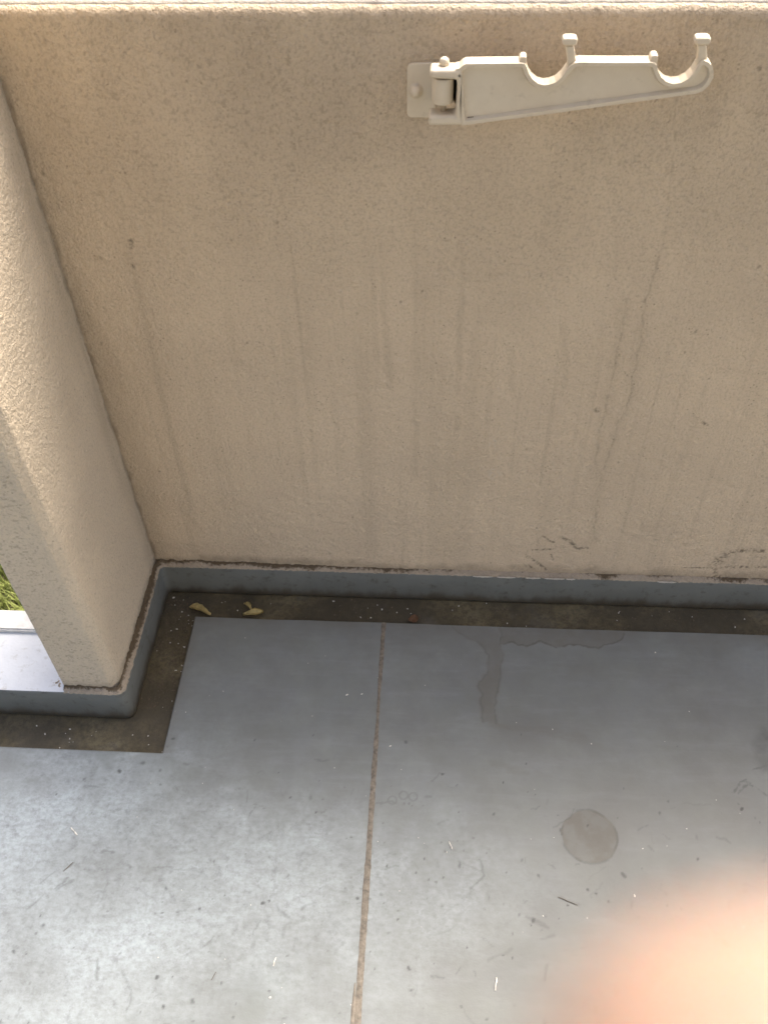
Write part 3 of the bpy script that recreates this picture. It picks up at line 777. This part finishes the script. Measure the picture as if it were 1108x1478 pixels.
# ------------------------------------------------------------------ folding pole bracket
YF, YB = -.055, -.035
brk = empty('laundry_pole_bracket', (.55, 0, 1.02))
tag(brk, 'cream folding laundry pole bracket with two cups, screwed to the parapet', 'bracket')
def rounded(pts, r, n=5):
    out = []; N = len(pts)
    for i in range(N):
        p = Vector(pts[i]); a = (Vector(pts[i-1])-p).normalized(); b = (Vector(pts[(i+1) % N])-p).normalized()
        for t in range(n+1):
            u = t/n
            q = (p+a*r)*(1-u)**2 + p*2*u*(1-u) + (p+b*r)*u**2
            out.append((q.x, q.y))
    return out
bm = bmesh.new(); prism_xz(bm, rounded([(x, z) for x, z in D['bk_plate']], .007), -.004, .003)
from_bm('mounting_plate', bm, M['bracket'], brk, bevel=.0012)
(bxx, bzz), _ = D['bk_bolt']
bm = bmesh.new()
lathe_z(bm, [(.0, .0105), (.0035, .0096), (.0060, .0072), (.0072, .0034), (.0072, 0), (.0095, -.0002), (.0095, -.0015), (0, -.0015)], 0, 0, 20)
bmesh.ops.transform(bm, matrix=Matrix.Translation((bxx, -.0045, bzz)) @ Matrix.Rotation(R(90), 4, 'X'), verts=bm.verts[:])
from_bm('bolt', bm, M['bracket'], brk, smooth=True)
# arm: flanged casting with a sunk web
arm_pts = [(x, z) for x, z in D['bk_arm']]
bm = bmesh.new()
fa = prism_xz(bm, arm_pts, YF, YB)
bm.normal_update()
res = bmesh.ops.inset_region(bm, faces=[fa], thickness=.0042, depth=0, use_even_offset=True)
bmesh.ops.inset_region(bm, faces=[fa], thickness=.0022, depth=0, use_even_offset=True)
for v in fa.verts: v.co.y += .0055
arm = from_bm('arm', bm, M['bracket'], brk, bevel=.0020, seg=4)
fo = D['bk_frame_out']; wn = D['bk_win']
fork = [fo[0], [fo[1][0]+.003, fo[1][1]-.0005], [fo[2][0]+.003, fo[2][1]+.0003], fo[3], [fo[3][0]+.0002, wn[3][1]], wn[2], wn[1], [fo[0][0]+.0002, wn[0][1]]]
bm = bmesh.new(); prism_xz(bm, [tuple(p) for p in fork], YF-.0015, YB+.004)
from_bm('hinge_fork', bm, M['bracket'], brk, bevel=.0042, seg=5)
bm = bmesh.new(); rb = .0128; cxb = .5532; cyb = YF+.0145
lathe_z(bm, [(0, 1.0265), (rb-.001, 1.0265), (rb, 1.0275), (rb, 1.0552), (rb-.001, 1.0562), (0, 1.0562)], cxb, cyb, 32)
bar = from_bm('hinge_barrel', bm, M['bracket'], brk, smooth=False, bevel=.0008)
for p in bar.data.polygons: p.use_smooth = True
bm = bmesh.new(); box(bm, (cxb-.012, cyb+.002, 1.0275), (cxb+.004, -.003, 1.0550))
from_bm('hinge_leaf', bm, M['bracket'], brk, bevel=.001)
bm = bmesh.new()
lathe_z(bm, [(0, 1.0778), (.003, 1.0774), (.0052, 1.0756), (.0058, 1.0735), (.0058, 1.0672), (.0032, 1.0672), (.0032, 1.004), (.0, 1.004)], cxb+.0012, cyb, 20)
pin = from_bm('hinge_pin', bm, M['bracket'], brk, smooth=True)
def horn(pts):
    (kl, kr, kt, kb, sl, sr, bl_, br_) = pts
    bm = bmesh.new()
    yc = -.045
    prism_xz(bm, [(bl_[0], bl_[1]-.012), (br_[0], br_[1]-.012), br_, (sr[0], sr[1]), (kr[0]-.0035, kb[1]+.001), (kl[0]+.0035, kb[1]+.001), (sl[0], sl[1]), bl_], yc-.0055, yc+.0055)
    o = from_bm('horn', bm, M['bracket'], brk, bevel=.0018, seg=3)
    bm = bmesh.new()
    c = ((kl[0]+kr[0])/2, (kt[1]+kb[1])/2+.0006); rx = (kr[0]-kl[0])/2; rz = .0042
    pts2 = [(c[0]+math.copysign(abs(math.cos(a))**.5, math.cos(a))*rx, c[1]+math.copysign(abs(math.sin(a))**.6, math.sin(a))*rz) for a in np.linspace(0, 2*math.pi, 24, endpoint=False)]
    prism_xz(bm, pts2, yc-.0078, yc+.0078)
    k = from_bm('knob', bm, M['bracket'], None, bevel=.0030, seg=5)
    k.parent = o; k.matrix_parent_inverse = o.matrix_world.inverted()
    k.matrix_parent_inverse = (Matrix.Translation(Vector(brk.location)) @ Matrix.Translation(-Vector(brk.location))).inverted()
horn([tuple(p) for p in D['bk_knob1']])
horn([tuple(p) for p in D['bk_knob2']])
lp = D['bk_lips']
for i in (0, 3):
    (x0, z0), (x1, z1), (x2, z2) = lp[i:i+3]
    bm = bmesh.new(); prism_xz(bm, [(x0, z2-.004), (x1+.0004, z2-.004), (x1, z1-.0002), (x1-.0025, z1+.0006), (x0+.002, z0+.0002), (x0, z0-.0015)], YF+.004, YB-.001)
    from_bm('stop_nub', bm, M['bracket'], brk, bevel=.0012, seg=3)

bm = bmesh.new()
prism_xz(bm, rounded([(.5835, 1.0100), (.5915, 1.0108), (.5915, 1.0128), (.5835, 1.0122)], .0009), YF+.0046, YF+.0058)
from_bm('drain_hole', bm, M['twig'], brk)
# ------------------------------------------------------------------ fallen petals, leaf scrap, twigs and bits
def petal(name, ctr, length, width, rot, curl, mat, label, cat, lift=.002, tilt=0, group=None):
    bm = bmesh.new(); nu, nv = 9, 7
    g = []
    for i in range(nu):
        u = i/(nu-1); wv = width*(math.sin(math.pi*min(.98, .08+.86*u**1.5))**.8)*(.9+.2*rng.random())+.0006
        row = []
        for j in range(nv):
            v = j/(nv-1)*2-1
            row.append(bm.verts.new((length*(u-.5), v*wv*.5, lift+curl*(v*v)*wv*.9+.003*math.sin(u*3)+rng.normal(0, .0009))))
        g.append(row)
    for i in range(nu-1):
        for j in range(nv-1): bm.faces.new((g[i][j], g[i+1][j], g[i+1][j+1], g[i][j+1]))
    bmesh.ops.solidify(bm, geom=bm.faces[:], thickness=.0005)
    o = from_bm(name, bm, mat, None, smooth=True)
    o.location = (ctr[0], ctr[1], .0); o.rotation_euler = (tilt, 0, rot)
    tag(o, label, cat, group)
    return o
P0, P1, P2, P3, P4, P5 = D['pet']
petal('dried_petal', ((P0[0]+P1[0])/2-.004, (P0[1]+P1[1])/2+.001), .050, .016, R(158), .55, M['petal'], 'curled yellow dried petal at the corner tip of the vinyl sheet', 'petal', .004, .35)
petal('dried_petal', ((P2[0]+P3[0])/2+.003, (P2[1]+P3[1])/2+.004), .042, .014, R(12), .5, M['petal'], 'yellow dried petal lying along the sheet edge, right of the curled one', 'petal', .004, .3)
petal('dried_petal', (P4[0]+.006, P4[1]), .024, .011, R(-45+180), .5, M['petal'], 'short upright yellow petal crossing behind another petal at the sheet edge', 'petal', .006, .5)
petal('leaf_scrap', (P5[0]+.002, P5[1]+.002), .020, .016, R(20), .3, M['leaf'], 'small reddish brown leaf scrap in the gutter right of the floor seam', 'leaf', .004, .6)

def stick(name, a, b, r, mat, z=TS, flat=.7):
    a = Vector((a[0], a[1], z+r*flat+.0006)); b = Vector((b[0], b[1], z+r*flat+.0006)); d = b-a
    bm = bmesh.new(); rings = []; n = 6
    side = Vector((-d.y, d.x, 0)).normalized()
    for i in range(5):
        t = i/4; c = a+d*t+side*rng.normal(0, r*.35); rad = r*(.75 if i in (0, 4) else 1)*(.8+.4*rng.random())
        rings.append([bm.verts.new(c+side*math.cos(2*math.pi*k/n)*rad+Vector((0, 0, math.sin(2*math.pi*k/n)*rad*flat))) for k in range(n)])
    for A_, B_ in zip(rings, rings[1:]):
        for k in range(n): bm.faces.new((A_[k], A_[(k+1) % n], B_[(k+1) % n], B_[k]))
    bm.faces.new(rings[0][::-1]); bm.faces.new(rings[-1])
    return from_bm(name, bm, mat, None)
sl = ['white straw sliver on the left floor sheet, nearest the bottom edge', 'white straw sliver just right of the floor seam, level with the round stain',
      'white straw sliver on the far left of the floor, below the pillar', 'bent white sliver near the bottom edge, right of the seam']
for p, lb in zip(D['slivers'], sl):
    tag(stick('straw_sliver', p[0], p[1], .0012, M['bits']), lb, 'debris', 'pale slivers on the floor')
mk = D['marks']
tw = [(*mk[1], 'dark splinter on the far left of the floor, among faint scratches'),
      (*mk[11], 'dark splinter below the round stain on the floor'),
      (*mk[8], 'tiny brown twig near the bottom edge, left of the seam')]
for a, b, lb in tw:
    tag(stick('twig', a, b, .0006, M['twig']), lb, 'twig', 'dark splinters on the floor')
bm = bmesh.new()
def crumb(x, y, z, s):
    m = Matrix.Translation((x, y, z+s*.4)) @ Matrix.Rotation(rng.uniform(0, 6), 4, 'Z') @ Matrix.Diagonal((s*rng.uniform(.8, 1.7), s*rng.uniform(.6, 1), s*.6, 1))
    bmesh.ops.create_icosphere(bm, subdivisions=1, radius=1, matrix=m)
for x, y in D['dots']:
    onsheet = (y < YS and x > XS) or y < YC
    crumb(x, y, TS if onsheet else GZ, rng.uniform(.0013, .0022))
for i in range(46):
    u = rng.random()
    if u < .45: x, y = rng.uniform(.03, .08), rng.uniform(-.36, -.03)
    elif u < .8: x, y = rng.uniform(.03, 1.2), rng.uniform(-.07, -.02)
    else: x, y = rng.uniform(-.15, .07), rng.uniform(-.375, -.33)
    crumb(x, y, GZ, rng.uniform(.0007, .0016))
for i in range(60):
    crumb(rng.uniform(.0, 1.15), rng.uniform(-.85, -.1), TS, rng.uniform(.0005, .0011))
tag(from_bm('pale_crumbs', bm, M['bits']), 'tiny white crumbs scattered over the gutter and the floor', 'crumbs', kind='stuff')
bm = bmesh.new()
for i in range(620):
    u = rng.random()
    if u < .7: x, y = rng.uniform(.014, .079), -.03-.26*rng.random()**1.6
    else: x, y = .03+1.2*rng.random()**1.5, rng.uniform(-.074, -.014)
    crumb(x, y, GZ, rng.uniform(.0006, .0019))
tag(from_bm('dark_dirt', bm, M['twig']), 'dark crumbs of dirt lying in the gutter', 'dirt', kind='stuff')

# ------------------------------------------------------------------ the photographer's hand: one fingertip strays before the lens
def camp(x, y, z): return CAM + RT*x + UP*y - FW*z      # metres right, up, and back from the lens
J = []; E = []; RAD = []
def add(p, r, parent=None):
    J.append(camp(*p)); RAD.append(r)
    if parent is not None: E.append((parent, len(J)-1))
    return len(J)-1
root = add((.118, -.128, .040), .026)
wrist = add((.150, -.178, .085), .024, root)
add((.175, -.235, .140), .027, wrist)
k1 = add((.094, -.080, .012), .0125, root)
a = add((.066, -.052, -.012), .0098, k1)
a = add((.036, -.036, -.024), .0125, a)
a = add((.0190, -.0258, -.0285), .0144, a)
add((.0024, -.0252, -.0305), .0142, a)
for k, (dx, dy, dz) in enumerate(((.012, -.020, .006), (.022, -.040, .014), (.030, -.058, .024))):
    b = add((.096+dx, -.080+dy, .010+dz), .0118-.0008*k, root)
    b = add((.074+dx, -.068+dy, -.022+dz), .0094-.0006*k, b)
    b = add((.050+dx, -.074+dy, -.016+dz), .0086-.0006*k, b)
    add((.046+dx, -.084+dy, .000+dz), .0078-.0006*k, b)
t = add((.120, -.098, .066), .015, root)
t = add((.098, -.066, .072), .0115, t)
t = add((.074, -.050, .062), .0102, t)
add((.060, -.046, .054), .0085, t)

me = bpy.data.meshes.new('hand')
me.from_pydata([tuple(j) for j in J], E, [])
hand = link('hand', me, M['skin'])
sk = hand.modifiers.new('skin', 'SKIN')
sk.use_smooth_shade = True
for i, r in enumerate(RAD):
    sv = me.skin_vertices[0].data[i] if me.skin_vertices else None
    if sv: sv.radius = (r, r)
hand.modifiers.new('sub', 'SUBSURF').levels = 2
hand.modifiers['sub'].render_levels = 2
tag(hand, 'blurred fingertip of a hand straying before the lens, bottom right corner', 'hand')
S.cycles.use_denoising = True
